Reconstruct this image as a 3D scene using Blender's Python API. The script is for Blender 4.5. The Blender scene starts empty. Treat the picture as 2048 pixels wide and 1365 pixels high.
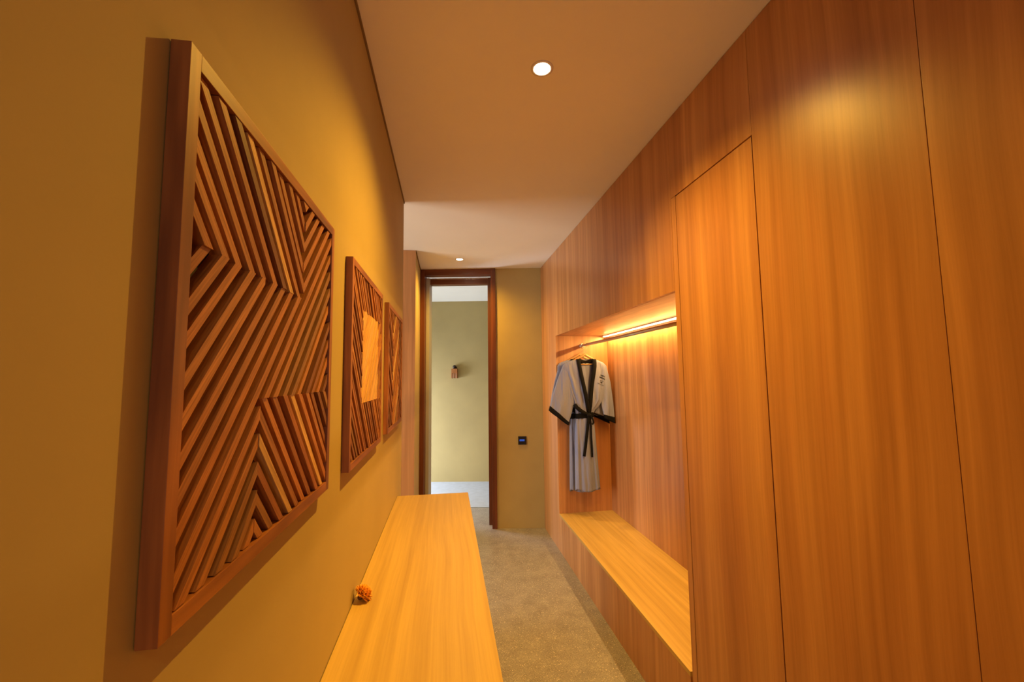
import bpy, bmesh, math, random
from mathutils import Vector, Matrix
random.seed(7)
S = bpy.context.scene
C = S.collection

# ------------------------------------------------------------------ camera
CAM_H = 1.6002
FW = Vector((0.15476906, 0.98431808, 0.08464307))
RT = Vector((0.98794995, -0.15430338, -0.01205631))
UP = Vector((-0.00119347, -0.08548906, 0.99633839))
cd = bpy.data.cameras.new('camera'); cam = bpy.data.objects.new('camera', cd); C.objects.link(cam)
m = Matrix.Identity(4)
for i in range(3):
    m[i][0], m[i][1], m[i][2] = RT[i], UP[i], -FW[i]
m[2][3] = CAM_H
cam.matrix_world = m
cd.sensor_fit = 'HORIZONTAL'; cd.sensor_width = 36.0; cd.lens = 835.63 / 2048 * 36.0
cd.clip_start = 0.02
S.camera = cam

# ------------------------------------------------------------------ view, world, daylight
S.view_settings.view_transform = 'Standard'; S.view_settings.look = 'None'
S.view_settings.gamma = 1.0; S.view_settings.exposure = 0.2; S.view_settings.use_curve_mapping = False
W = bpy.data.worlds.new('sky'); S.world = W; W.use_nodes = True
bg = W.node_tree.nodes['Background']; bg.inputs[0].default_value = (0.55, 0.72, 1.0, 1); bg.inputs[1].default_value = 0.4

def area(name, loc, direction, sx, sy, power, color, spread=180):
    l = bpy.data.lights.new(name, 'AREA'); l.shape = 'RECTANGLE'; l.size = sx; l.size_y = sy
    l.energy = power; l.color = color; l.spread = math.radians(spread)
    o = bpy.data.objects.new(name, l); C.objects.link(o); o.location = loc
    o.rotation_euler = Vector(direction).to_track_quat('-Z', 'Y').to_euler()
    return o
DAY = (0.86, 0.91, 1.0)
WARM = (1.0, 0.53, 0.055)
P_SIDE, P_FAR, P_REAR = 70, 130, 5
P_SPOT1, P_SPOT2, P_SPOT3, P_LED = 160, 100, 70, 21
area('side_window_daylight', (-3.12, 2.75, 1.25), (1, 0.06, 0), 1.5, 2.0, P_SIDE, (1.0, 0.90, 0.76))
area('rear_cool_fill', (0.35, -2.62, 1.5), (0, 1, 0), 1.0, 1.6, P_REAR, DAY)  # added dim cool fill behind the camera; no window is visible there

# ------------------------------------------------------------------ plan dimensions
H = 2.8
XL, XR = -0.289, 1.0293
YW1, YW2 = 2.8426, 3.954          # end of the left wall, start of the wood-clad return
FR = 1.65                         # back of the joinery
NX, NY0, NY1, NZ0, NZ1 = 1.5437, 1.7426, 3.8602, 0.3344, 1.9809
OB = Vector((XL, 4.69, 0)); TH = math.radians(-10.03)
E_, M_ = Vector((math.cos(TH), math.sin(TH), 0)), Vector((-math.sin(TH), math.cos(TH), 0))
def bw(s, n, z=0): return OB + E_ * s + M_ * n + Vector((0, 0, z))
SEND = (XR - XL) / math.cos(TH)

# ------------------------------------------------------------------ materials
def mat(name): 
    mt = bpy.data.materials.new(name); mt.use_nodes = True
    nt = mt.node_tree; return mt, nt, nt.nodes['Principled BSDF']
def N(nt, t, **kw):
    n = nt.nodes.new(t)
    for k, v in kw.items(): setattr(n, k, v)
    return n
def ramp(nt, fac, stops):
    r = N(nt, 'ShaderNodeValToRGB'); nt.links.new(fac, r.inputs[0])
    el = r.color_ramp.elements
    while len(el) < len(stops): el.new(0.5)
    for e, (p, c) in zip(el, stops): e.position = p; e.color = (*c, 1)
    return r.outputs[0]
def mixc(nt, kind, f, a, b):
    x = N(nt, 'ShaderNodeMix', data_type='RGBA', blend_type=kind)
    for i, v in ((0, f), (6, a), (7, b)):
        if hasattr(v, 'links'): nt.links.new(v, x.inputs[i])
        elif isinstance(v, (tuple, list)): x.inputs[i].default_value = (*v, 1)
        else: x.inputs[i].default_value = v
    return x.outputs[2]
def plain(name, col, rough=0.6, metal=0.0, emit=None, es=0, noise=0.0, nscale=30):
    mt, nt, b = mat(name)
    b.inputs['Base Color'].default_value = (*col, 1); b.inputs['Roughness'].default_value = rough
    b.inputs['Metallic'].default_value = metal
    if emit: b.inputs['Emission Color'].default_value = (*emit, 1); b.inputs['Emission Strength'].default_value = es
    if noise:
        tc = N(nt, 'ShaderNodeTexCoord'); nz = N(nt, 'ShaderNodeTexNoise'); nz.inputs['Scale'].default_value = nscale
        nz.inputs['Detail'].default_value = 5
        nt.links.new(tc.outputs['Object'], nz.inputs['Vector'])
        c0 = tuple(c * (1 - noise) for c in col); c1 = tuple(min(1, c * (1 + noise)) for c in col)
        nt.links.new(ramp(nt, nz.outputs[0], [(0.3, c0), (0.7, c1)]), b.inputs['Base Color'])
    return mt
def wood(name, grain, dark, mid, light, rough=0.34, band=9.0, fine=170.0, along=0.35, coat=0.0, rand=True):
    """veneer whose grain runs along one object axis"""
    mt, nt, b = mat(name); L = nt.links
    tc = N(nt, 'ShaderNodeTexCoord'); oi = N(nt, 'ShaderNodeObjectInfo')
    off = N(nt, 'ShaderNodeVectorMath', operation='SCALE'); off.inputs[0].default_value = (7.3, 5.1, 9.7)
    L.new(oi.outputs['Random'], off.inputs['Scale'])
    add = N(nt, 'ShaderNodeVectorMath', operation='ADD'); L.new(tc.outputs['Object'], add.inputs[0])
    if rand: L.new(off.outputs[0], add.inputs[1])
    # slow bend of the grain
    wn = N(nt, 'ShaderNodeTexNoise'); wn.inputs['Scale'].default_value = 1.1; wn.inputs['Detail'].default_value = 1.5
    L.new(add.outputs[0], wn.inputs['Vector'])
    ws = N(nt, 'ShaderNodeVectorMath', operation='SCALE'); ws.inputs['Scale'].default_value = 0.055
    L.new(wn.outputs['Color'], ws.inputs[0])
    ad2 = N(nt, 'ShaderNodeVectorMath', operation='ADD'); L.new(add.outputs[0], ad2.inputs[0]); L.new(ws.outputs[0], ad2.inputs[1])
    def layer(sc, al, det, rgh=0.55):
        mp = N(nt, 'ShaderNodeMapping'); v = [sc, sc, sc]; v['XYZ'.index(grain)] = al
        mp.inputs['Scale'].default_value = v; L.new(ad2.outputs[0], mp.inputs['Vector'])
        nz = N(nt, 'ShaderNodeTexNoise'); nz.inputs['Scale'].default_value = 1; nz.inputs['Detail'].default_value = det
        nz.inputs['Roughness'].default_value = rgh
        L.new(mp.outputs[0], nz.inputs['Vector']); return nz.outputs[0]
    b1, b2, b3 = layer(band, along, 2.0), layer(band * 4.2, along * 1.6, 3.0), layer(fine, 2.2, 3.0, .7)
    col = ramp(nt, b1, [(0.36, dark), (0.5, mid), (0.64, light)])
    c2 = ramp(nt, b2, [(0.32, (0.86, 0.82, 0.77)), (0.68, (1.11, 1.11, 1.10))])
    c3 = ramp(nt, b3, [(0.3, (0.93, 0.91, 0.89)), (0.7, (1.05, 1.05, 1.05))])
    col = mixc(nt, 'MULTIPLY', 1.0, col, c2); col = mixc(nt, 'MULTIPLY', 1.0, col, c3)
    L.new(col, b.inputs['Base Color'])
    b.inputs['Roughness'].default_value = rough
    bp = N(nt, 'ShaderNodeBump'); bp.inputs['Strength'].default_value = 0.05; bp.inputs['Distance'].default_value = 0.001
    L.new(b3, bp.inputs['Height']); L.new(bp.outputs[0], b.inputs['Normal'])
    return mt
OD, OM, OL = (0.43, 0.20, 0.080), (0.49, 0.24, 0.098), (0.55, 0.285, 0.12)
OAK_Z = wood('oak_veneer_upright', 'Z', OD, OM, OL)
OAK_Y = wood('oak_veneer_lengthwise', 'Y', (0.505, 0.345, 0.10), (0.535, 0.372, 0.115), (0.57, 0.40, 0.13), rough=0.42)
JAMB = wood('dark_hardwood', 'Z', (0.11, 0.030, 0.010), (0.15, 0.042, 0.014), (0.19, 0.055, 0.018), rough=0.4, band=20)
JAMB_X = wood('dark_hardwood_lintel', 'X', (0.11, 0.030, 0.010), (0.15, 0.042, 0.014), (0.19, 0.055, 0.018), rough=0.4, band=20)
TEAK_Z = wood('teak_upright', 'Z', (0.20, 0.062, 0.016), (0.32, 0.112, 0.028), (0.41, 0.155, 0.040), rough=0.5, band=24, along=3.0)
TEAK_Y = wood('teak_lengthwise', 'Y', (0.20, 0.062, 0.016), (0.32, 0.112, 0.028), (0.41, 0.155, 0.040), rough=0.5, band=24, along=3.0)

def slat_material():
    mt, nt, b = mat('reclaimed_slats'); L = nt.links
    at = N(nt, 'ShaderNodeAttribute', attribute_name='slatcol')
    tc = N(nt, 'ShaderNodeAttribute', attribute_name='slatuv')
    mp = N(nt, 'ShaderNodeMapping'); mp.inputs['Scale'].default_value = (14, 330, 330)
    L.new(tc.outputs['Vector'], mp.inputs['Vector'])
    nz = N(nt, 'ShaderNodeTexNoise'); nz.inputs['Scale'].default_value = 1; nz.inputs['Detail'].default_value = 4
    L.new(mp.outputs[0], nz.inputs['Vector'])
    c = mixc(nt, 'MULTIPLY', 1.0, at.outputs['Color'], ramp(nt, nz.outputs[0], [(0.3, (0.62, 0.55, 0.5)), (0.7, (1.2, 1.2, 1.2))]))
    L.new(c, b.inputs['Base Color']); b.inputs['Roughness'].default_value = 0.55
    return mt
SLAT = slat_material()
BACKING = plain('dark_backing_board', (0.035, 0.011, 0.006), 0.8, noise=0.2)

def paint_material(name, col, var=0.06, rough=0.75):
    mt, nt, b = mat(name); L = nt.links
    tc = N(nt, 'ShaderNodeTexCoord')
    nz = N(nt, 'ShaderNodeTexNoise'); nz.inputs['Scale'].default_value = 2.5; nz.inputs['Detail'].default_value = 5
    L.new(tc.outputs['Object'], nz.inputs['Vector'])
    c0 = tuple(c * (1 - var) for c in col); c1 = tuple(c * (1 + var) for c in col)
    L.new(ramp(nt, nz.outputs[0], [(0.3, c0), (0.7, c1)]), b.inputs['Base Color'])
    n2 = N(nt, 'ShaderNodeTexNoise'); n2.inputs['Scale'].default_value = 220; n2.inputs['Detail'].default_value = 3
    L.new(tc.outputs['Object'], n2.inputs['Vector'])
    bp = N(nt, 'ShaderNodeBump'); bp.inputs['Strength'].default_value = 0.06; bp.inputs['Distance'].default_value = 0.001
    L.new(n2.outputs[0], bp.inputs['Height']); L.new(bp.outputs[0], b.inputs['Normal'])
    b.inputs['Roughness'].default_value = rough
    return mt
OLIVE = paint_material('olive_wall_paint', (0.445, 0.345, 0.145))
WHITE = paint_material('white_ceiling_paint', (0.90, 0.88, 0.80), 0.015)
GREYP = plain('grey_door_edge', (0.42, 0.42, 0.40), 0.5)
TRIMM = plain('dark_gap_and_plinth', (0.20, 0.13, 0.05), 0.7)  # brown of the plinth, and shade painted onto the ceiling-line strips

def terrazzo():
    mt, nt, b = mat('terrazzo_floor'); L = nt.links
    tc = N(nt, 'ShaderNodeTexCoord')
    def vor(sc, rnd=1.0):
        v = N(nt, 'ShaderNodeTexVoronoi'); v.inputs['Scale'].default_value = sc; v.inputs['Randomness'].default_value = rnd
        L.new(tc.outputs['Object'], v.inputs['Vector']); return v
    nz = N(nt, 'ShaderNodeTexNoise'); nz.inputs['Scale'].default_value = 9; nz.inputs['Detail'].default_value = 6
    L.new(tc.outputs['Object'], nz.inputs['Vector'])
    base = ramp(nt, nz.outputs[0], [(0.3, (0.24, 0.23, 0.225)), (0.7, (0.33, 0.32, 0.31))])
    for sc, th, col, pick in ((170, 0.30, (0.58, 0.54, 0.47), 0.62), (95, 0.27, (0.66, 0.62, 0.55), 0.80), (240, 0.34, (0.08, 0.07, 0.06), 0.55)):
        v = vor(sc)
        lt = N(nt, 'ShaderNodeMath', operation='LESS_THAN'); L.new(v.outputs['Distance'], lt.inputs[0]); lt.inputs[1].default_value = th
        sep = N(nt, 'ShaderNodeSeparateColor'); L.new(v.outputs['Color'], sep.inputs[0])
        gt = N(nt, 'ShaderNodeMath', operation='GREATER_THAN'); L.new(sep.outputs[0], gt.inputs[0]); gt.inputs[1].default_value = pick
        mu = N(nt, 'ShaderNodeMath', operation='MULTIPLY'); L.new(lt.outputs[0], mu.inputs[0]); L.new(gt.outputs[0], mu.inputs[1])
        base = mixc(nt, 'MIX', mu.outputs[0], base, col)
    L.new(base, b.inputs['Base Color']); b.inputs['Roughness'].default_value = 0.32
    return mt
TERR = terrazzo()
CHROME = plain('chrome', (0.75, 0.72, 0.68), 0.22, 1.0)
PINKMETAL = plain('satin_metal_rod', (0.62, 0.55, 0.52), 0.35, 1.0)
LAMPW = plain('lamp_lens', (1, 1, 1), 0.5, emit=(1.0, 0.86, 0.62), es=70)
LAMPRIM = plain('lamp_rim', (0.8, 0.76, 0.7), 0.4)
LEDM = plain('led_diffuser', (1, 1, 1), 0.5, emit=(1.0, 0.62, 0.25), es=6)
BLACKP = plain('black_plastic', (0.008, 0.008, 0.010), 0.25)
BLUESC = plain('blue_display', (0.0, 0.0, 0.0), 0.3, emit=(0.05, 0.16, 0.75), es=0.45)
CLOTH = plain('grey_cotton', (0.225, 0.255, 0.41), 0.85, noise=0.05, nscale=400)
def wrinkle(mt):
    nt = mt.node_tree; L = nt.links
    tc = N(nt, 'ShaderNodeTexCoord'); mp = N(nt, 'ShaderNodeMapping'); mp.inputs['Scale'].default_value = (26, 26, 5); mp.inputs['Rotation'].default_value = (0, 0.25, 0)
    nz = N(nt, 'ShaderNodeTexNoise'); nz.inputs['Scale'].default_value = 1; nz.inputs['Detail'].default_value = 1; nz.inputs['Distortion'].default_value = 0.3
    bp = N(nt, 'ShaderNodeBump'); bp.inputs['Strength'].default_value = 0.9; bp.inputs['Distance'].default_value = 0.016
    L.new(tc.outputs['Object'], mp.inputs['Vector']); L.new(mp.outputs[0], nz.inputs['Vector']); L.new(nz.outputs[0], bp.inputs['Height'])
    L.new(bp.outputs[0], nt.nodes['Principled BSDF'].inputs['Normal'])
wrinkle(CLOTH)
CLOTHD = plain('dark_trim_cotton', (0.006, 0.006, 0.007), 0.9, noise=0.2, nscale=300)
CLOTHD.node_tree.nodes['Principled BSDF'].inputs['Specular IOR Level'].default_value = 0.15
INKM = plain('dark_print', (0.02, 0.018, 0.02), 0.8)
HANGW = plain('light_wood_hanger', (0.50, 0.29, 0.10), 0.45, noise=0.1)

# ------------------------------------------------------------------ mesh helpers
def box(bm, x0, x1, y0, y1, z0, z1, bevel=0.0, tf=None):
    vs = [bm.verts.new((x, y, z)) for x in (x0, x1) for y in (y0, y1) for z in (z0, z1)]
    fs = [(0, 1, 3, 2), (4, 6, 7, 5), (0, 4, 5, 1), (2, 3, 7, 6), (0, 2, 6, 4), (1, 5, 7, 3)]
    faces = [bm.faces.new([vs[i] for i in f]) for f in fs]
    if bevel:
        ed = {e for f in faces for e in f.edges}
        r = bmesh.ops.bevel(bm, geom=list(ed), offset=bevel, segments=2, affect='EDGES', profile=0.7)
        vs = list({v for f in r['faces'] for v in f.verts} | {v for v in vs if v.is_valid})
    if tf:
        for v in vs: v.co = tf @ v.co
    return vs
def link(name, bm, m, parent=None, origin=None, smooth=False, structure=False):
    bmesh.ops.recalc_face_normals(bm, faces=bm.faces)
    off = Vector(origin) if origin is not None else (Vector(parent['_o']) if parent is not None and '_o' in parent else Vector((0, 0, 0)))
    for v in bm.verts: v.co -= off
    me = bpy.data.meshes.new(name); bm.to_mesh(me); bm.free()
    if isinstance(m, (list, tuple)):
        for q in m: me.materials.append(q)
    else: me.materials.append(m)
    if smooth:
        for p in me.polygons: p.use_smooth = True
    o = bpy.data.objects.new(name, me); C.objects.link(o)
    if parent is not None: o.parent = parent
    elif origin is not None: o.location = off
    if structure: o['kind'] = 'structure'
    return o
def thing(name, label, cat, loc, group=None, rz=0.0):
    o = bpy.data.objects.new(name, None); C.objects.link(o); o.location = loc; o.empty_display_size = 0.05
    o['label'] = label; o['category'] = cat; o['_o'] = list(loc)
    if group: o['group'] = group
    return o
def tag(o, label, cat, group=None):
    o['label'] = label; o['category'] = cat
    if group: o['group'] = group
    return o
def B(name, m, dims, parent=None, bevel=0.0, structure=False, origin=None, tf=None):
    bm = bmesh.new()
    for d in (dims if isinstance(dims[0], (tuple, list)) else [dims]): box(bm, *d, bevel=bevel, tf=tf)
    return link(name, bm, m, parent, origin, structure=structure)
def tube(bm, pts, r, n=12, cap=True):
    pts = [Vector(p) for p in pts]; rings = []
    for i, p in enumerate(pts):
        t = (pts[min(i + 1, len(pts) - 1)] - pts[max(i - 1, 0)]).normalized()
        a = t.orthogonal().normalized() if i == 0 else (a - t * a.dot(t)).normalized()
        b_ = t.cross(a); rr = r[i] if isinstance(r, (list, tuple)) else r
        rings.append([bm.verts.new(p + (a * math.cos(k * 2 * math.pi / n) + b_ * math.sin(k * 2 * math.pi / n)) * rr) for k in range(n)])
    for A, Bq in zip(rings, rings[1:]):
        for k in range(n): bm.faces.new((A[k], A[(k + 1) % n], Bq[(k + 1) % n], Bq[k]))
    if cap: bm.faces.new(rings[0][::-1]); bm.faces.new(rings[-1])
def lathe(bm, prof, c, axis='Z', n=32):
    c = Vector(c); rings = []
    for r, h in prof:
        ring = []
        for k in range(n):
            a = 2 * math.pi * k / n; u, v = r * math.cos(a), r * math.sin(a)
            p = {'Z': (u, v, h), 'Y': (u, h, v), 'X': (h, u, v)}[axis]
            ring.append(bm.verts.new(c + Vector(p)))
        rings.append(ring)
    for A, Bq in zip(rings, rings[1:]):
        for k in range(n): bm.faces.new((A[k], A[(k + 1) % n], Bq[(k + 1) % n], Bq[k]))
    if prof[0][0] > 1e-4: bm.faces.new(rings[0][::-1])
    if prof[-1][0] > 1e-4: bm.faces.new(rings[-1])

# ------------------------------------------------------------------ setting
B('floor', TERR, (-3.4, 2.6, -2.8, 8.2, -0.1, 0.0), structure=True)
# ceiling with two round holes for the downlights
L1, L2 = Vector((0.3676, 1.4993, H)), Vector((0.1297, 4.2126, H))
bm = bmesh.new()
def ceil_rect(x0, x1, y0, y1):
    if x1 - x0 > 1e-6 and y1 - y0 > 1e-6: box(bm, x0, x1, y0, y1, H, H + 0.1)
HS = 0.05
ceil_rect(-3.4, 2.6, -2.8, L1.y - HS); ceil_rect(-3.4, 2.6, L1.y + HS, L2.y - HS); ceil_rect(-3.4, 2.6, L2.y + HS, 8.2)
for L_ in (L1, L2):
    ceil_rect(-3.4, L_.x - HS, L_.y - HS, L_.y + HS); ceil_rect(L_.x + HS, 2.6, L_.y - HS, L_.y + HS)
    # square hole filled in to a round one
    n = 32; vi, vo = [], []
    for k in range(n):
        a = 2 * math.pi * k / n; c_, s_ = math.cos(a), math.sin(a); q = HS / max(abs(c_), abs(s_))
        vi.append(bm.verts.new((L_.x + .036 * c_, L_.y + .036 * s_, H))); vo.append(bm.verts.new((L_.x + q * c_, L_.y + q * s_, H)))
    for k in range(n): bm.faces.new((vi[k], vo[k], vo[(k + 1) % n], vi[(k + 1) % n]))
link('ceiling', bm, WHITE, structure=True)
B('wall_left', OLIVE, (XL - 0.12, XL, -2.6, YW1, 0, H), structure=True)
B('shadow_gap_trim_1', TRIMM, (XL, XL + 0.006, -2.6, YW1 + 0.004, H - 0.013, H), structure=True)  # protruding strip whose dark brown stands for the shade of a shadow gap
bm = bmesh.new(); p0, p1 = Vector((XL, YW2, 0)), bw(0, 0)
box(bm, -2.98, XL, YW2 + 0.021, 4.69, 0, H)
link('wall_left_far', bm, OLIVE, structure=True)
B('shadow_gap_trim_2', TRIMM, (XL, XL + 0.006, YW2, 4.66, H - 0.013, H), structure=True)  # same shadow-gap shade as a dark strip, on the far wall
B('wall_rear', OLIVE, [(-0.409, -0.15, -2.7, -2.6, 0, H), (0.85, 1.75, -2.7, -2.6, 0, H), (-0.15, 0.85, -2.7, -2.6, 0, 0.7), (-0.15, 0.85, -2.7, -2.6, 2.3, H)], structure=True)
B('wall_right', OLIVE, (FR, FR + 0.1, -2.6, 4.5, 0, H), structure=True)
# side passage seen through the gap on the left (lit by its window)
B('wall_side', OLIVE, (-3.0, XL - 0.12, 1.5, 1.6, 0, H), structure=True)
B('wall_side_window', OLIVE, [(-3.08, -2.98, 1.5, 2.0, 0, H), (-3.08, -2.98, 3.5, 4.69, 0, H), (-3.08, -2.98, 2.0, 3.5, 0, 0.25), (-3.08, -2.98, 2.0, 3.5, 2.25, H)], structure=True)
# angled back wall with the doorway, and the room beyond
TB = Matrix.Translation(OB) @ Matrix.Rotation(TH, 4, 'Z')
DS = 0.837
bm = bmesh.new()
box(bm, DS, SEND + 0.64, 0, 0.16, 0, H, tf=TB)
link('wall_back', bm, OLIVE, structure=True)
bm = bmesh.new(); box(bm, -2.8, -0.0005, 0.0, 0.16, 0, H, tf=TB); link('wall_back_left', bm, OLIVE, structure=True)
bm = bmesh.new(); box(bm, -1.9, 2.6, 1.97, 2.07, 0, H, tf=TB); link('wall_far', bm, OLIVE, structure=True)
bm = bmesh.new(); box(bm, 2.5, 2.6, 0.16, 1.97, 0, H, tf=TB); link('wall_far_right', bm, OLIVE, structure=True)
bm = bmesh.new()
for d in ((-1.9, -1.8, 0.16, 0.75, 0, H), (-1.9, -1.8, 1.75, 1.97, 0, H), (-1.9, -1.8, 0.75, 1.75, 2.4, H)): box(bm, *d, tf=TB)
link('wall_far_left', bm, OLIVE, structure=True)
area('far_window_daylight', bw(-1.95, 1.25, 0.85), E_ - Vector((0, 0, 0.6)), 1.0, 1.5, P_FAR, (0.80, 0.87, 1.0))

FAR_FL = plain('pale_stone_floor', (0.42, 0.49, 0.60), 0.35, noise=0.08, nscale=14)
bm = bmesh.new(); box(bm, -1.8, 2.5, 0.71, 1.97, 0, 0.004, tf=TB); link('floor_far', bm, FAR_FL, structure=True)

# door frame in the back wall: dark hardwood, two steps deep, with a track over the opening
df = bpy.data.objects.new('door_1', None); C.objects.link(df); df['kind'] = 'structure'; df.matrix_world = TB
def dpart(name, m, dims, bevel=0.002):
    bm = bmesh.new()
    for d in (dims if isinstance(dims[0], (tuple, list)) else [dims]): box(bm, *d, bevel=bevel)
    bmesh.ops.recalc_face_normals(bm, faces=bm.faces)
    me = bpy.data.meshes.new(name); bm.to_mesh(me); bm.free(); me.materials.append(m)
    o = bpy.data.objects.new(name, me); C.objects.link(o); o.parent = df; return o
dpart('door_jamb', JAMB, (0.005, 0.052, -0.022, 0.10, 0, H - 0.002))
dpart('door_jamb', JAMB, (0.785, DS, -0.022, 0.10, 0, H - 0.002))
dpart('inner_jamb', JAMB, (0.742, 0.786, 0.10, 0.20, 0, 2.72))
dpart('inner_jamb', GREYP, (0.052, 0.088, 0.06, 0.20, 0, 2.72))['label'] = 'grey edge of the sliding door'
dpart('door_header', JAMB_X, (0.052, 0.785, -0.018, 0.10, 2.735, H - 0.002))
dpart('inner_header', JAMB_X, (0.088, 0.742, 0.11, 0.20, 2.655, 2.715))
dpart('door_track', CHROME, (0.052, 0.785, 0.102, 0.109, 2.712, 2.726), 0.0)
dpart('latch', BLACKP, (0.7405, 0.7425, 0.125, 0.155, 1.17, 1.25), 0.0005)

# ------------------------------------------------------------------ joinery on the right
G = 0.0008  # half joint
FT = 0.02   # front thickness
def cabinet(name, label, y0, y1, z0, z1, group=None, fronts=None, cat='cabinet', door=None, back=FR - 0.004):
    t = thing(name, label, cat, (XR, (y0 + y1) / 2, z0), group)
    w = 0.018
    B('carcass', OAK_Z, [(XR + FT, back, y0 + .0005, y0 + w, z0, z1), (XR + FT, back, y1 - w, y1 - .0005, z0, z1),
                         (XR + FT, back, y0 + w, y1 - w, z0, z0 + w), (XR + FT, back, y0 + w, y1 - w, z1 - w, z1),
                         (back - .008, back, y0 + w, y1 - w, z0 + w, z1 - w)], t)
    for nm, a, b_, c_, d in (fronts or [('door', y0, y1, z0, z1)]):
        B(nm, OAK_Z, (XR, XR + FT, a + G, b_ - G, c_ + (G if c_ > z0 + .001 else 0), d - (G if d < z1 else 0)), t, bevel=0.0006)
    return t
TOP = H - 0.003
OG = 'overhead cupboard fronts above the lit niche'
cabinet('overhead_cabinet', 'flush oak cupboard above the niche, nearest the tall seamed door', 1.743, 2.302, NZ1 + 0.018, TOP, OG, fronts=[('door', 1.743, 2.302, NZ1 + 0.0005, TOP)])
cabinet('overhead_cabinet', 'flush oak cupboard above the niche, second from the tall seamed door', 2.302, 2.83, NZ1 + 0.018, TOP, OG, fronts=[('door', 2.302, 2.83, NZ1 + 0.0005, TOP)])
cabinet('overhead_cabinet', 'flush oak cupboard above the niche, third from the tall seamed door', 2.83, 3.36, NZ1 + 0.018, TOP, OG, fronts=[('door', 2.83, 3.36, NZ1 + 0.0005, TOP)])
cabinet('overhead_cabinet', 'flush oak cupboard above the hanging robes at the far end of the niche', 3.36, 3.8602, NZ1 + 0.018, TOP, OG, fronts=[('door', 3.36, 3.8602, NZ1 + 0.0005, TOP)])
cabinet('tall_cabinet', 'tall oak cabinet whose dark-outlined door stands right beside the niche', 1.2194, 1.743, 0.0, TOP,
        fronts=[('filler_panel', 1.2194, 1.743, 2.4137, TOP), ('door', 1.2225, 1.703, 0.012, 2.4095), ('side_stile', 1.706, 1.7425, 0.0, 2.4137)])
cabinet('tall_cabinet', 'wide full-height oak cabinet catching the lamp highlight, right of the dark-outlined door', 0.7155, 1.2194, 0.0, TOP)
cabinet('tall_cabinet', 'full-height oak cabinet at the right edge of the photo', 0.19, 0.7155, 0.0, TOP)
cabinet('tall_cabinet', 'full-height oak cabinet behind the camera position', -0.34, 0.19, 0.0, TOP)
cabinet('tall_cabinet', 'full-height oak cabinet further behind the camera position', -1.4, -0.34, 0.0, TOP)
# end panel by the back wall: follows the angle of that wall
bm = bmesh.new()
pts = [(XR, NY1 + 0.0008), (XR, 4.452), (FR - 0.004, 4.34), (FR - 0.004, NY1 + 0.0195), (XR + FT, NY1 + 0.0195), (XR + FT, NY1 + 0.0008)]
lo = [bm.verts.new((x, y, 0)) for x, y in pts]; hi = [bm.verts.new((x, y, TOP)) for x, y in pts]
bm.faces.new(lo[::-1]); bm.faces.new(hi)
for i in range(6): bm.faces.new((lo[i], lo[(i + 1) % 6], hi[(i + 1) % 6], hi[i]))
tag(link('end_panel', bm, OAK_Z, origin=(XR, 4.1, 0)), 'full-height plain oak end panel between the niche and the olive back wall', 'panel')
# lit open niche
nt_ = thing('open_niche', 'open lit wardrobe niche of oak with a low wooden seat board', 'niche', (XR, 2.8, 0))
B('back_panel', OAK_Z, (NX, NX + 0.018, NY0, NY1, NZ0, NZ1), nt_)
B('side_panel', OAK_Z, (XR + FT + .0005, NX + 0.018, NY1, NY1 + 0.0185, 0.0, NZ1 + .017), nt_)
B('side_panel', OAK_Z, (XR + FT, NX + 0.018, NY0 + 0.0003, NY0 + 0.016, 0.0, NZ1), nt_)
B('top_panel', wood('oak_veneer_top', 'Y', (0.44, 0.19, 0.065), OM, OL, band=14, along=2.2), (XR + FT + .0005, NX + 0.018, NY0 + .0165, NY1 - .0005, NZ1, NZ1 + 0.0165), nt_)
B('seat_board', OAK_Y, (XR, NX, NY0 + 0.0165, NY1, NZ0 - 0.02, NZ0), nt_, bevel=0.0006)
B('front_panel', OAK_Z, (XR + 0.001, XR + 0.02, NY0 + 0.0165, NY1, 0.0, NZ0 - 0.0205), nt_)
# led strip tucked in the top back corner
led = thing('led_strip', 'glowing warm LED strip in the top back corner of the niche', 'light', (NX - 0.02, 2.8, NZ1 - 0.012))
B('channel', CHROME, (NX - 0.054, NX - 0.024, NY0 + 0.03, NY1 - 0.02, NZ1 - 0.006, NZ1 - 0.0005), led)
B('diffuser', LEDM, (NX - 0.050, NX - 0.028, NY0 + 0.032, NY1 - 0.022, NZ1 - 0.014, NZ1 - 0.0065), led, bevel=0.002)
la = area('led_strip_light', (NX - 0.040, (NY0 + NY1) / 2, NZ1 - 0.0185), (-0.45, 0, -1), NY1 - NY0 - 0.08, 0.010, P_LED, (1.0, 0.55, 0.15))
# make the long side run along Y
la.rotation_euler = (Matrix(((0, -0.94, 0.342, 0), (1, 0, 0, 0), (0, 0.342, 0.94, 0), (0, 0, 0, 1)))).to_euler()
# hanging rail
RX, RZ = 1.286, 1.887
rail = thing('clothes_rail', 'round metal clothes rail running the length of the lit niche', 'rail', (RX, 2.8, RZ))
bm = bmesh.new(); tube(bm, [(RX, NY0 + 0.018, RZ), (RX, NY1 - 0.001, RZ)], 0.0125, 20); link('rod', bm, PINKMETAL, rail, smooth=True)
for yy, d in ((NY1, -1), (NY0 + 0.016, 1)):
    bm = bmesh.new(); lathe(bm, [(0.024, 0), (0.024, 0.006 * d), (0.017, 0.008 * d), (0.017, 0.022 * d), (0.0, 0.022 * d)], (RX, yy, RZ), 'Y'); link('flange', bm, CHROME, rail, smooth=False)

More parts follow.
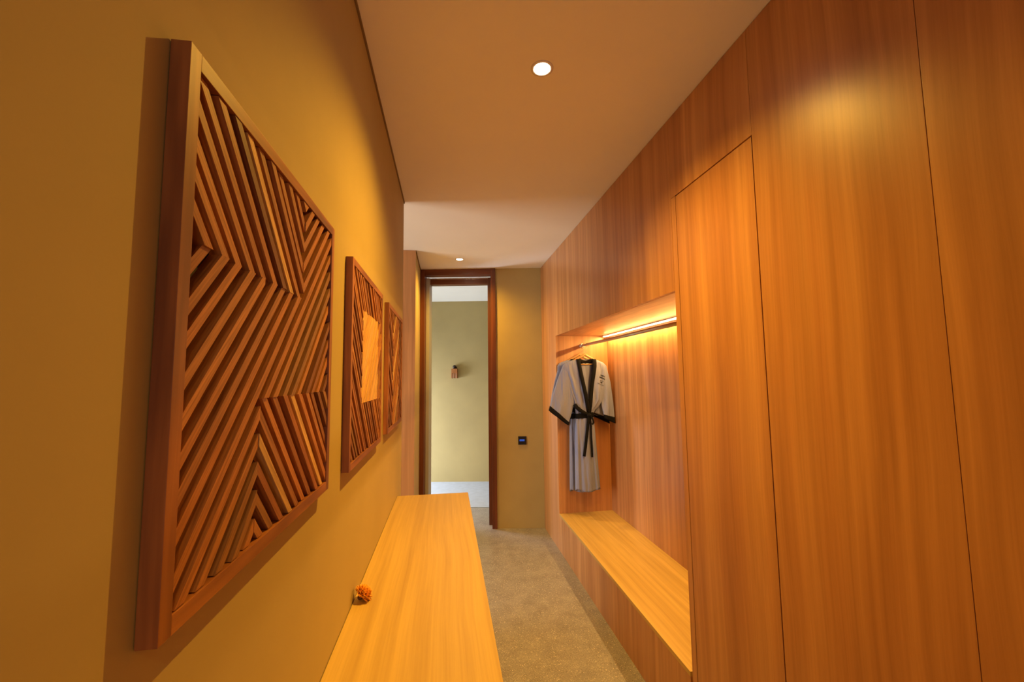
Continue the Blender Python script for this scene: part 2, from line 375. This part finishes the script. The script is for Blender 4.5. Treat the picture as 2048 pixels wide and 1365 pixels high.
# ------------------------------------------------------------------ console along the left wall
ZB, XB, YB = 0.9034, 0.1292, 2.614
con = thing('console_bench', 'long low oak console running along the olive wall under the wooden art panels', 'console', (0, 0.8, 0))
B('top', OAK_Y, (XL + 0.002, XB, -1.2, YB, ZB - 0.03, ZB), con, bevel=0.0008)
B('end_panel', OAK_Z, (XL + 0.002, XB - 0.004, YB - 0.022, YB - 0.002, 0.0, ZB - 0.03), con)
B('body', OAK_Z, (XL + 0.004, XB - 0.024, -1.18, YB - 0.022, 0.06, ZB - 0.03), con)
B('plinth', TRIMM, (XL + 0.004, XB - 0.06, -1.18, YB - 0.03, 0, 0.06), con)
for k in range(6):
    y0 = -1.18 + k * 0.628; d = B('door', OAK_Z, (XB - 0.023, XB - 0.004, y0 + .002, y0 + .626, 0.065, ZB - 0.034), con, bevel=0.0006)

# ------------------------------------------------------------------ wood-clad return seen through the gap
wp = thing('cladding_panel', 'tall pinkish oak panel in daylight, seen past the end of the left wall', 'panel', (XL, YW2, 0))
for k in range(4):
    x1 = XL - k * 0.6
    B('panel', OAK_Z, (x1 - 0.598, x1, YW2, YW2 + 0.02, 0, H - 0.002), wp)

# ------------------------------------------------------------------ wall art
T = 0.0208
PALE = (0.62, 0.38, 0.15)
TONES = [(0.40, 0.150, 0.038), (0.33, 0.112, 0.030), (0.44, 0.18, 0.048), (0.26, 0.090, 0.026), (0.36, 0.14, 0.040), (0.28, 0.125, 0.038), (0.42, 0.16, 0.04), (0.20, 0.065, 0.02)]
def clip(poly, a, b_, c_):
    """keep a*u+b*v<=c"""
    out = []
    for i in range(len(poly)):
        p, q = poly[i], poly[(i + 1) % len(poly)]
        dp, dq = a * p[0] + b_ * p[1] - c_, a * q[0] + b_ * q[1] - c_
        if dp <= 0: out.append(p)
        if (dp < 0 < dq) or (dq < 0 < dp):
            t = dp / (dp - dq); out.append((p[0] + (q[0] - p[0]) * t, p[1] + (q[1] - p[1]) * t))
    return out
def slats(bm, region, sgn, pitch, width, phase, conv, depth0, depth1, pale=0.06, cols=None, jitter=0.004, seed=1):
    """parallel slats filling a convex region; sgn=+1: lines u+v=c (falling to the right), -1: lines u-v=c"""
    lc, lu = bm.loops.layers.float_color['slatcol'], bm.loops.layers.float_vector['slatuv']
    cs = [u + sgn * v for u, v in region]; k0 = math.floor((min(cs) - phase) / pitch) - 1; k1 = math.ceil((max(cs) - phase) / pitch) + 1
    for k in range(k0, k1 + 1):
        c_ = phase + k * pitch; hw = width * 1.41421 / 2
        poly = clip(clip(region, 1, sgn, c_ + hw), -1, -sgn, -(c_ - hw))
        if len(poly) < 3: continue
        ar = abs(sum(poly[i][0] * poly[(i + 1) % len(poly)][1] - poly[(i + 1) % len(poly)][0] * poly[i][1] for i in range(len(poly)))) / 2
        if ar < 2e-4: continue
        rg = random.Random(seed * 977 + k * 31 + (5 if sgn > 0 else 0)); rnd = rg.random(); col = PALE if rnd < pale else rg.choice(cols or TONES)
        f = rg.uniform(0.85, 1.15); col = tuple(q * f for q in col)
        top = depth1 - rg.random() * jitter
        lo, hi = [], []
        for u, v in poly:
            a = conv(u, v); lo.append(bm.verts.new((depth0, a[0], a[1]))); hi.append(bm.verts.new((top, a[0], a[1])))
        fs = [bm.faces.new(hi)] + [bm.faces.new((lo[i], lo[(i + 1) % len(lo)], hi[(i + 1) % len(lo)], hi[i])) for i in range(len(lo))]
        for f_ in fs:
            for l in f_.loops:
                y, z = l.vert.co.y, l.vert.co.z; al, ac = (y - sgn * z) / 1.414, (y + sgn * z) / 1.414
                l[lc] = (*col, 1); l[lu] = (al + k * 3.1, ac, l.vert.co.x)
def art(label, y0, y1, z0, z1, build, fw=0.034):
    t = thing('wall_art', label, 'wall art', (XL, (y0 + y1) / 2, z0), 'square slatted teak wall panels on the olive wall')
    Wd, Ht = y1 - y0, z1 - z0; f = fw * Wd
    conv = lambda u, v: (y0 + u * Wd, z0 + v * Ht)
    x0, x1 = XL + 0.001, XL + T
    B('side_rail', TEAK_Z, (x0, x1, y0, y0 + f, z0, z1), t, bevel=0.0007)
    B('side_rail', TEAK_Z, (x0, x1, y1 - f, y1, z0, z1), t, bevel=0.0007)
    B('cross_rail', TEAK_Y, (x0, x1, y0 + f, y1 - f, z1 - f, z1), t, bevel=0.0007)
    B('cross_rail', TEAK_Y, (x0, x1, y0 + f, y1 - f, z0, z0 + f), t, bevel=0.0007)
    B('backing_board', BACKING, (x0, x0 + 0.003, y0 + f, y1 - f, z0 + f, z1 - f), t)
    def part(name, regions, label=None):
        bm = bmesh.new(); bm.loops.layers.float_color.new('slatcol'); bm.loops.layers.float_vector.new('slatuv')
        for r in regions: slats(bm, conv=conv, depth0=x0 + 0.003, depth1=r.pop('top', x1 - 0.0008), **r)
        o = link(name, bm, SLAT, t)
        if label: o['label'] = label
    build(part, fw)
    return t
def art1(part, f):
    lo, hi = f, 1 - f; P = 0.0655; Wd = 0.0215
    h1, h2, c1, c2 = 0.66, 0.3653, 0.6528, 0.3578
    c0, d0 = 0.108 + h1 - 0.012, 0.108 - h1 - 0.012
    A = [(lo, h1), (c1, h1), (c1, hi), (lo, hi)]
    Br = [(lo, lo), (c2, lo), (c2, h2), (hi, h2), (hi, hi), (c1, hi), (c1, h1), (lo, h1)]
    # the rising field is cut into convex pieces that meet on shared lines
    rise = [[(lo, lo), (c2, lo), (c2, h1), (lo, h1)], [(c2, h2), (hi, h2), (hi, h1), (c2, h1)], [(c1, h1), (hi, h1), (hi, hi), (c1, hi)]]
    D = [(c2, lo), (hi, lo), (hi, h2), (c2, h2)]
    random.seed(11)
    part('slat_field', [dict(region=A, sgn=1, pitch=P, width=Wd, phase=c0, pale=0.07, seed=3)])
    # seeds reset so that a slat keeps its tone across the pieces
    rs = []
    bmr = []
    for r in rise: rs.append(dict(region=r, sgn=-1, pitch=P, width=Wd, phase=d0, pale=0.04, seed=4))
    part('slat_field', rs)
    part('slat_field', [dict(region=D, sgn=1, pitch=P, width=Wd, phase=2 * h2 + d0, pale=0.05, seed=8)])
def art2(part, f):
    lo, hi = f, 1 - f; P = 0.062; Wd = 0.022
    a, b_, c_, d = 0.30, 0.83, 0.295, 0.79
    random.seed(5)
    part('slat_field', [dict(region=[(lo, lo), (a, lo), (a, hi), (lo, hi)], sgn=1, pitch=P, width=Wd, phase=0.01, pale=0),
                        dict(region=[(a, d), (hi, d), (hi, hi), (a, hi)], sgn=1, pitch=P, width=Wd, phase=0.01, pale=0),
                        dict(region=[(a, lo), (hi, lo), (hi, c_), (a, c_)], sgn=1, pitch=P, width=Wd, phase=0.01, pale=0),
                        dict(region=[(b_, c_), (hi, c_), (hi, d), (b_, d)], sgn=-1, pitch=P, width=Wd, phase=0.01, pale=0)])
    part('pale_centre', [dict(region=[(a, c_), (b_, c_), (b_, d), (a, d)], sgn=-1, pitch=0.058, width=0.0385, phase=0.0, pale=0.2,
                              cols=[(0.66, 0.38, 0.11), (0.60, 0.33, 0.09), (0.72, 0.44, 0.14)])], 'pale slats in the centre rectangle')
def art3(part, f):
    lo, hi = f, 1 - f; P = 0.0655; Wd = 0.0235
    a, b_ = 0.32, 0.74
    random.seed(9)
    part('slat_field', [dict(region=[(lo, lo), (a, lo), (a, hi), (lo, hi)], sgn=1, pitch=P, width=Wd, phase=0.02, pale=0),
                        dict(region=[(b_, lo), (hi, lo), (hi, hi), (b_, hi)], sgn=1, pitch=P, width=Wd, phase=2 * b_ - 0.0, pale=0),
                        dict(region=[(a, lo), (b_, lo), (b_, hi), (a, hi)], sgn=-1, pitch=P, width=Wd, phase=0.02, pale=0.2)])
art('nearest and largest-looking square teak panel of nested zigzag slats', 0.4627, 1.0408, 1.3487, 1.9603, art1)
art('middle teak slat panel with a pale rectangle of slats at its centre', 1.245, 1.8261, 1.3385, 1.9536, art2)
art('farthest teak slat panel, at the end of the left wall', 2.0166, 2.6337, 1.3416, 1.9565, art3)

# ------------------------------------------------------------------ downlights
def downlight(label, c, power, cone):
    t = thing('ceiling_light', label, 'ceiling light', (c.x, c.y, H), 'round recessed ceiling downlights')
    bm = bmesh.new(); lathe(bm, [(0.036, 0.0), (0.044, 0.0), (0.044, -0.002), (0.033, -0.003), (0.031, 0.0), (0.027, 0.03), (0.027, 0.032), (0.036, 0.032), (0.036, 0.0)], c); 
    link('rim', bm, LAMPRIM, t, smooth=True)
    bm = bmesh.new(); lathe(bm, [(0.0, -0.0035), (0.022, -0.0025), (0.030, 0.0), (0.030, 0.006), (0.0, 0.006)], c); link('lens', bm, LAMPW, t)
    l = bpy.data.lights.new('downlight_beam', 'SPOT'); l.energy = power; l.color = WARM; l.spot_size = math.radians(cone); l.spot_blend = 1.0; l.shadow_soft_size = 0.009
    o = bpy.data.objects.new('downlight_beam', l); C.objects.link(o); o.location = (c.x, c.y, H - 0.006)
    return t
downlight('bright recessed downlight in the ceiling over the console and floor', L1, P_SPOT1, 138)
downlight('smaller-looking recessed downlight in the ceiling in front of the doorway', L2, P_SPOT2, 150)

downlight('recessed downlight in the ceiling behind the camera position', Vector((0.3676, -1.2, H)), P_SPOT3, 140)

# ------------------------------------------------------------------ control panel on the back wall
cp = thing('control_panel', 'small square black wall control with a blue lit display, right of the doorway', 'switch', bw(0, 0))
cp.matrix_world = TB; cp['_o'] = [0, 0, 0]
sc = (0.80610391 - XL) / math.cos(TH)
B('plate', BLACKP, (sc - 0.044, sc + 0.044, -0.011, -0.0005, 0.870, 0.958), cp, bevel=0.003)
B('display', BLUESC, (sc - 0.030, sc + 0.024, -0.0122, -0.011, 0.906, 0.926), cp)

# small wall light in the far room
ws = thing('wall_sconce', 'small brown wooden wall light with a dark top, on the wall beyond the doorway', 'wall light', bw(0, 0))
ws.matrix_world = TB; ws['_o'] = [0, 0, 0]
s0 = 0.115 + 0.289; s0 = (Vector((0.133, 6.62, 0)) - OB).dot(E_); n0 = 1.97
bm = bmesh.new(); lathe(bm, [(0.0, -0.004), (0.030, -0.004), (0.032, 0.0)], (s0, n0 - 0.001, 1.745), 'Y', 20)
lathe(bm, [(0.0, -0.06), (0.018, -0.055), (0.026, -0.035), (0.024, -0.012), (0.012, -0.003)], (s0 - 0.004, n0, 1.762), 'Y', 20); link('knob', bm, plain('dark_knob', (0.03, 0.012, 0.006), 0.5), ws, smooth=True)
B('body', TEAK_Z, [(s0 - 0.045, s0 + 0.045, n0 - 0.085, n0 - 0.001, 1.66, 1.732), (s0 - 0.045, s0 - 0.035, n0 - 0.085, n0 - 0.001, 1.585, 1.66), (s0 + 0.035, s0 + 0.045, n0 - 0.085, n0 - 0.001, 1.585, 1.66), (s0 - 0.008, s0 + 0.004, n0 - 0.085, n0 - 0.001, 1.585, 1.66)], ws)
B('slot_panel', plain('pale_pink_wood', (0.58, 0.33, 0.22), 0.6), [(s0 - 0.034, s0 - 0.009, n0 - 0.075, n0 - 0.002, 1.59, 1.659), (s0 + 0.005, s0 + 0.034, n0 - 0.075, n0 - 0.002, 1.59, 1.659)], ws)

# ------------------------------------------------------------------ marigold on the console
FC = Vector((-0.250, 1.437, ZB))
fl = thing('marigold_flower', 'orange ruffled marigold blossom lying on the console against the wall', 'flower', FC)
bm = bmesh.new(); random.seed(3)
cen = FC + Vector((-0.009, 0.0, 0.0195)); axis = Vector((0.62, 0.30, 0.62)).normalized()
ax1 = axis.orthogonal().normalized(); ax2 = axis.cross(ax1)
def petal(bm, ang, el, rad, w, ln):
    d = (ax1 * math.cos(ang) + ax2 * math.sin(ang)) * math.cos(el) + axis * math.sin(el)
    side = d.cross(axis)
    side = side.normalized() if side.length > 1e-3 else ax1
    up = side.cross(d).normalized(); rows = []
    for i in range(5):
        t = i / 4; wd = w * (0.35 + 0.9 * math.sin(math.pi * min(1, 0.15 + 0.75 * t)))
        row = []
        for j in range(5):
            q = (j - 2) / 2
            ruff = 0.0022 * math.sin(j * 2.6 + ang * 5) * t
            row.append(bm.verts.new(cen + d * (rad + ln * t) + side * wd * q + up * (0.006 * t * t - 0.0035 * q * q * (1 - t) + ruff)))
        rows.append(row)
    for a_, b_ in zip(rows, rows[1:]):
        for j in range(4): bm.faces.new((a_[j], a_[j + 1], b_[j + 1], b_[j]))
for ring, (el, n_, ln) in enumerate(((-0.4, 14, 0.024), (-0.1, 14, 0.027), (0.2, 13, 0.026), (0.5, 11, 0.023), (0.8, 9, 0.022), (1.1, 6, 0.021), (1.4, 3, 0.02))):
    for k in range(n_):
        petal(bm, 2 * math.pi * (k + 0.5 * (ring % 2)) / n_ + random.uniform(-.12, .12), el + random.uniform(-.1, .1), 0.003, 0.0078, ln * random.uniform(.88, 1.05))
for v in bm.verts:
    v.co.z = max(v.co.z, ZB + 0.002); v.co.x = max(v.co.x, XL + 0.002)
po = link('petals', bm, plain('marigold_orange', (0.90, 0.36, 0.02), 0.6, noise=0.25, nscale=120), fl, smooth=True)
sm = po.modifiers.new('thick', 'SOLIDIFY'); sm.thickness = 0.0005
bm = bmesh.new(); tube(bm, [cen - axis * 0.019, cen - axis * 0.016, cen - axis * 0.008, cen], [0.004, 0.0075, 0.010, 0.006], 14); link('calyx', bm, plain('calyx_brown', (0.09, 0.035, 0.012), 0.7), fl, smooth=True)

# ------------------------------------------------------------------ robes on hangers
def robe(name, label, dx, Y0, k_, main, sx=0.0, flat=0.85):
    o3 = Vector((0, 0, CAM_H))
    X = lambda x, z, y=0.0: Vector((x * k_ + dx, Y0 + y * flat, CAM_H + (z - CAM_H) * k_))
    base = X(1.24, 0.585); t = thing(name, label, 'robe', base, 'short-sleeved kimono robes hanging in the niche')
    rows = [(1.748, 1.155, 1.335, .012), (1.735, 1.11, 1.375, .020), (1.715, 1.06, 1.42, .027), (1.69, 1.04, 1.445, .032), (1.65, 1.04, 1.447, .036), (1.60, 1.05, 1.44, .038), (1.55, 1.07, 1.435, .040),
            (1.45, 1.10, 1.42, .042), (1.38, 1.128, 1.405, .042), (1.33, 1.138, 1.37, .040), (1.29, 1.143, 1.33, .036), (1.25, 1.148, 1.306, .031), (1.21, 1.142, 1.312, .034),
            (1.1, 1.138, 1.322, .038), (0.95, 1.135, 1.332, .040), (0.8, 1.132, 1.342, .042), (0.68, 1.130, 1.350, .043), (0.59, 1.129, 1.356, .043)]
    def interp(z):
        for a, b_ in zip(rows, rows[1:]):
            if z <= a[0] and z >= b_[0]:
                q = (a[0] - z) / (a[0] - b_[0]); q = q
                return tuple(a[i] + (b_[i] - a[i]) * q for i in range(4))
        return rows[-1] if z < rows[-1][0] else rows[0]
    def fold(th, z):
        low = max(0, min(1, (1.25 - z) / 0.3)); up = max(0, min(1, (z - 1.25) / 0.15)) * max(0, min(1, (1.72 - z) / .1))
        a = low * (0.20 * math.sin(7 * th + 0.6) + 0.10 * math.sin(13 * th + 2 * z)) + up * (0.22 * math.sin(11 * th + 5 * z) + 0.10 * math.sin(19 * th - 7 * z))
        pinch = 0.22 * math.sin(15 * th) * math.exp(-((z - 1.25) / 0.045) ** 2)
        return 1 + a + pinch
    def surf(z, th):
        _, xa, xb, b_ = interp(z); cx, a = (xa + xb) / 2, (xb - xa) / 2
        c_, s_ = math.cos(th), math.sin(th)
        e = 0.75
        x = cx + a * math.copysign(abs(c_) ** e, c_); y = b_ * math.copysign(abs(s_) ** e, s_) * fold(th, z)
        return x, y
    def front(x, z, lift=0.003):
        _, xa, xb, b_ = interp(z); cx, a = (xa + xb) / 2, (xb - xa) / 2
        u = max(-1, min(1, (x - cx) / a)); cth = math.copysign(abs(u) ** (1 / .75), u); th = -math.acos(cth)
        return -b_ * abs(math.sin(th)) ** .75 * fold(th, z) - lift
    Lc = [(1.752, 1.178), (1.70, 1.180), (1.60, 1.194), (1.50, 1.213), (1.40, 1.232), (1.32, 1.248), (1.26, 1.262)]
    Rc = [(1.752, 1.330), (1.70, 1.327), (1.60, 1.309), (1.50, 1.292), (1.40, 1.278), (1.32, 1.268), (1.26, 1.262)]
    def at(tab, z):
        for a, b_ in zip(tab, tab[1:]):
            if b_[0] <= z <= a[0]: return a[1] + (b_[1] - a[1]) * (a[0] - z) / (a[0] - b_[0])
        return tab[0][1] if z > tab[0][0] else tab[-1][1]
    # body
    bm = bmesh.new(); n = 96; zs = []
    for a, b_ in zip(rows, rows[1:]):
        m_ = max(1, int((a[0] - b_[0]) / 0.014))
        zs += [a[0] + (b_[0] - a[0]) * i / m_ for i in range(m_)]
    zs.append(rows[-1][0]); rings = []
    for z in zs:
        ring = []
        for i in range(n):
            th = 2 * math.pi * i / n; x, y = surf(z, th)
            zz = z - (0.012 * math.sin(3 * th) if z < 0.62 else 0)
            ring.append(bm.verts.new(X(x, zz, y)))
        rings.append(ring)
    dead = []
    for r, (A, Bq) in enumerate(zip(rings, rings[1:])):
        for i in range(n):
            th = 2 * math.pi * (i + .5) / n; zc = (zs[r] + zs[r + 1]) / 2; x, y = surf(zc, th)
            if y < 0 and zc > 1.27 and at(Lc, zc) < x < at(Rc, zc): continue
            bm.faces.new((A[i], A[(i + 1) % n], Bq[(i + 1) % n], Bq[i]))
    # inside of the back, seen through the neck opening
    prev = None
    for i in range(24):
        z = 1.712 - (1.712 - 1.275) * i / 23; a, b_ = at(Lc, z), at(Rc, z); row = []
        for j in range(9):
            q = j / 8; row.append(bm.verts.new(X(a + (b_ - a) * q, z, 0.014 - 0.034 * i / 23 + 0.004 * math.sin(j * 1.9 + i * .2))))
        if prev:
            for j in range(8): bm.faces.new((prev[j], prev[j + 1], row[j + 1], row[j]))
        prev = row
    # sleeves belong to the same cloth
    def sleeve(top, bot, dep, f0, f1, nn=40, steps=26, bulge=0.0, opening=False, grow=0.0, bmx=None):
        def pl(tab, t_):
            q = t_ * (len(tab) - 1); i = min(int(q), len(tab) - 2); fq = q - i
            return Vector(tab[i]).lerp(Vector(tab[i + 1]), fq)
        rr = []
        for s in range(steps + 1):
            t_ = f0 + (f1 - f0) * s / steps; a, b_ = pl(top, t_), pl(bot, t_); c_ = (a + b_) / 2; h = (a - b_) / 2
            d = dep[0] + (dep[1] - dep[0]) * t_ + grow; ring = []
            hl = h.length
            lim = max(-1.0, -1 + 0.85 * (t_ - .3) / .7) if opening else -1.0
            th0 = -math.acos(lim)
            for i in range(nn + 1):
                th = th0 + (math.pi - th0) * i / nn; cc, ss = math.cos(th), math.sin(th)
                wob = 1 + 0.34 * math.sin(5 * th + 1 + 2 * t_) * t_
                p = c_ + h * (1 + grow / hl) * cc
                ring.append(bmx.verts.new(X(p.x, p.y, d * math.copysign(abs(ss) ** .8, ss) * wob)))
            rr.append(ring)
        for A, Bq in zip(rr, rr[1:]):
            for i in range(nn):
                bmx.faces.new((A[i], A[i + 1], Bq[i + 1], Bq[i]))
    LT = [(1.13, 1.728), (1.04, 1.70), (0.985, 1.57), (0.935, 1.43), (0.899, 1.294)]
    LB = [(1.16, 1.45), (1.14, 1.385), (1.128, 1.33), (1.102, 1.245), (1.071, 1.161)]
    LT = [(x + sx * i / 4, z) for i, (x, z) in enumerate(LT)]; LB = [(x + sx * i / 4, z) for i, (x, z) in enumerate(LB)]
    RT_ = [(1.36, 1.728), (1.445, 1.695), (1.482, 1.54), (1.503, 1.35), (1.514, 1.165)]
    RB_ = [(1.37, 1.45), (1.400, 1.385), (1.372, 1.345), (1.345, 1.30), (1.318, 1.255)]
    sleeve(LT, LB, (.020, .036), 0.0, 0.955, bmx=bm); sleeve(RT_, RB_, (.020, .036), 0.0, 0.955, bmx=bm, opening=True)
    body = link('cloth', bm, main, t, smooth=True)
    md = body.modifiers.new('thick', 'SOLIDIFY'); md.thickness = 0.002
    for tt, bb in ((LT, LB), (RT_, RB_)):
        bm = bmesh.new(); sleeve(tt, bb, (.021, .037), 0.925, 1.0, steps=4, grow=0.0015, bmx=bm, opening=(tt is RT_))
        o = link('cuff', bm, CLOTHD, t, smooth=True); o['label'] = 'dark sleeve cuff band'; md = o.modifiers.new('thick', 'SOLIDIFY'); md.thickness = 0.0022
    # collar band: up one side, round the back of the neck and down the other
    def ribbon(bm, pts, w):
        prev = None
        for i, (x, z, y) in enumerate(pts):
            a = pts[max(i - 1, 0)]; b_ = pts[min(i + 1, len(pts) - 1)]; d = Vector((b_[0] - a[0], b_[1] - a[1])).normalized(); nrm = Vector((-d.y, d.x)) * w / 2
            cur = (bm.verts.new(X(x + nrm.x, z + nrm.y, y)), bm.verts.new(X(x - nrm.x, z - nrm.y, y)))
            if prev: bm.faces.new((prev[0], prev[1], cur[1], cur[0]))
            prev = cur
    bm = bmesh.new()
    for tab in (Lc, Rc):
        pts = []
        for i in range(25):
            z = 1.750 - (1.750 - 1.262) * i / 24; x = at(tab, z); pts.append((x, z, min(front(x, z, 0.005), -0.012)))
        ribbon(bm, pts, 0.036)
    pts = []
    for i in range(15):
        q = i / 14; x = 1.186 + (1.322 - 1.186) * q; pts.append((x, 1.742 - 0.022 * math.sin(math.pi * q), -0.012 + 0.030 * math.sin(math.pi * q)))
    ribbon(bm, pts, 0.034)
    o = link('collar', bm, CLOTHD, t, smooth=True); o['label'] = 'dark collar band'; md = o.modifiers.new('thick', 'SOLIDIFY'); md.thickness = 0.003
    # belt
    bm = bmesh.new(); rr = []
    for z in (1.268, 1.262, 1.245, 1.228, 1.222):
        g = 0.004 if z in (1.268, 1.222) else 0.007; ring = []
        for i in range(n):
            th = 2 * math.pi * i / n; _, xa, xb, b_ = interp(1.25); cx, a = (xa + xb) / 2, (xb - xa) / 2 + g
            c_, s_ = math.cos(th), math.sin(th)
            ring.append(bm.verts.new(X(cx + a * math.copysign(abs(c_) ** .75, c_), z + 0.006 * math.cos(th), (b_ * 1.22 + g) * math.copysign(abs(s_) ** .75, s_))))
        rr.append(ring)
    for A, Bq in zip(rr, rr[1:]):
        for i in range(n): bm.faces.new((A[i], A[(i + 1) % n], Bq[(i + 1) % n], Bq[i]))
    ribbon(bm, [(1.130, 1.345, -.028), (1.146, 1.318, -.044), (1.175, 1.292, -.052), (1.21, 1.270, -.054), (1.245, 1.252, -.052)], 0.034)
    belt = link('belt', bm, CLOTHD, t, smooth=True); belt['label'] = 'dark tied belt'; md = belt.modifiers.new('thick', 'SOLIDIFY'); md.thickness = 0.003
    bm = bmesh.new(); c_ = X(1.257, 1.245, -.055)
    bmesh.ops.create_icosphere(bm, subdivisions=3, radius=0.021, matrix=Matrix.Translation(c_) @ Matrix.Diagonal((1.15, 0.7, 0.85, 1)))
    for v in bm.verts:
        d = v.co - c_; v.co += d * 0.14 * math.sin(d.x * 260 + d.z * 120)
    belt['_o'] = list(base); body['_o'] = list(base)
    link('belt_knot', bm, CLOTHD, belt, smooth=True)
    bm = bmesh.new()
    for path, w in (([(1.252, 1.24, -.06), (1.240, 1.17, -.062), (1.228, 1.08, -.060), (1.213, .97, -.058), (1.199, .89, -.056)], .026),
                    ([(1.262, 1.24, -.056), (1.268, 1.15, -.058), (1.268, 1.05, -.056), (1.272, .95, -.054), (1.274, .88, -.052)], .018),
                    ([(1.262, 1.245, -.058), (1.285, 1.215, -.064), (1.292, 1.185, -.064), (1.280, 1.165, -.062)], .016)):
        pp = []
        for i in range(len(path) - 1):
            for j in range(5):
                q = j / 5; pp.append(tuple(path[i][m_] + (path[i + 1][m_] - path[i][m_]) * q for m_ in range(3)))
        pp.append(path[-1]); ribbon(bm, pp, w)
    o = link('belt_tail', bm, CLOTHD, belt, smooth=True); md = o.modifiers.new('thick', 'SOLIDIFY'); md.thickness = 0.003
    # print on the chest: rows of tiny dark lettering
    bm = bmesh.new(); random.seed(21); ca, sa = math.cos(-0.42), math.sin(-0.42)
    for (cx, cz, wd, hh) in ((1.410, 1.592, .064, .009), (1.400, 1.574, .066, .011), (1.390, 1.552, .030, .004), (1.385, 1.538, .014, .011), (1.376, 1.520, .070, .0028)):
        x = -wd / 2
        while x < wd / 2:
            lw = random.uniform(.002, .0042)
            q = [(x, -hh / 2), (x + lw, -hh / 2), (x + lw, hh / 2), (x, hh / 2)]; vs = []
            for a, b_ in q:
                px, pz = cx + a * ca - b_ * sa, cz + a * sa + b_ * ca
                vs.append(bm.verts.new(X(px, pz, front(px, pz, .0035))))
            bm.faces.new(vs); x += lw + .0012
    o = link('chest_print', bm, INKM, body); md = o.modifiers.new('thick', 'SOLIDIFY'); md.thickness = 0.0004
    # hanger
    hg = thing('clothes_hanger', ('light wooden hanger holding the front robe by the rail end' if dx == 0 else 'light wooden hanger behind, holding the half-hidden rear robe'), 'hanger', X(1.24, 1.8), 'wooden hangers on the niche rail')
    bm = bmesh.new(); pts = []
    for i in range(25):
        q = (i - 12) / 12; pts.append(X(1.2445 + q * 0.165, 1.793 - 0.075 * abs(q) ** 0.8 - 0.012 * q * q, -0.004 + 0.01 * q * q))
    tube(bm, pts, [0.0075 + 0.004 * (1 - abs((i - 12) / 12)) for i in range(25)], 10)
    link('shoulder_bar', bm, HANGW, hg, smooth=True)
    bm = bmesh.new(); tube(bm, [X(1.115, 1.703, 0), X(1.375, 1.703, 0)], 0.005, 10); link('trouser_bar', bm, HANGW, hg, smooth=True)
    bm = bmesh.new(); top = Vector((RX, Y0, RZ)); stem = X(1.2445, 1.797, -0.004); pts = [stem, stem.lerp(Vector((RX, Y0, RZ - 0.045)), 0.7), Vector((RX, Y0, RZ - 0.032))]
    for i in range(11):
        a = math.radians(-60 + i * 27); pts.append(top + Vector((math.cos(a) * 0.0165, 0, math.sin(a) * 0.0165)))
    tube(bm, pts, 0.0016, 8); link('hook', bm, CHROME, hg, smooth=True)
    return t
robe('bathrobe', 'grey kimono robe with dark collar, cuffs and tied belt, in front on the rail', 0.0, 3.72, 3.72 / 3.66, CLOTH)
robe('bathrobe', 'second grey robe mostly hidden behind the front one, its shoulder showing on the left', -0.055, 3.81, 3.81 / 3.66, CLOTH, sx=0.06, flat=0.7)

for o in bpy.data.objects:
    if '_o' in o: del o['_o']
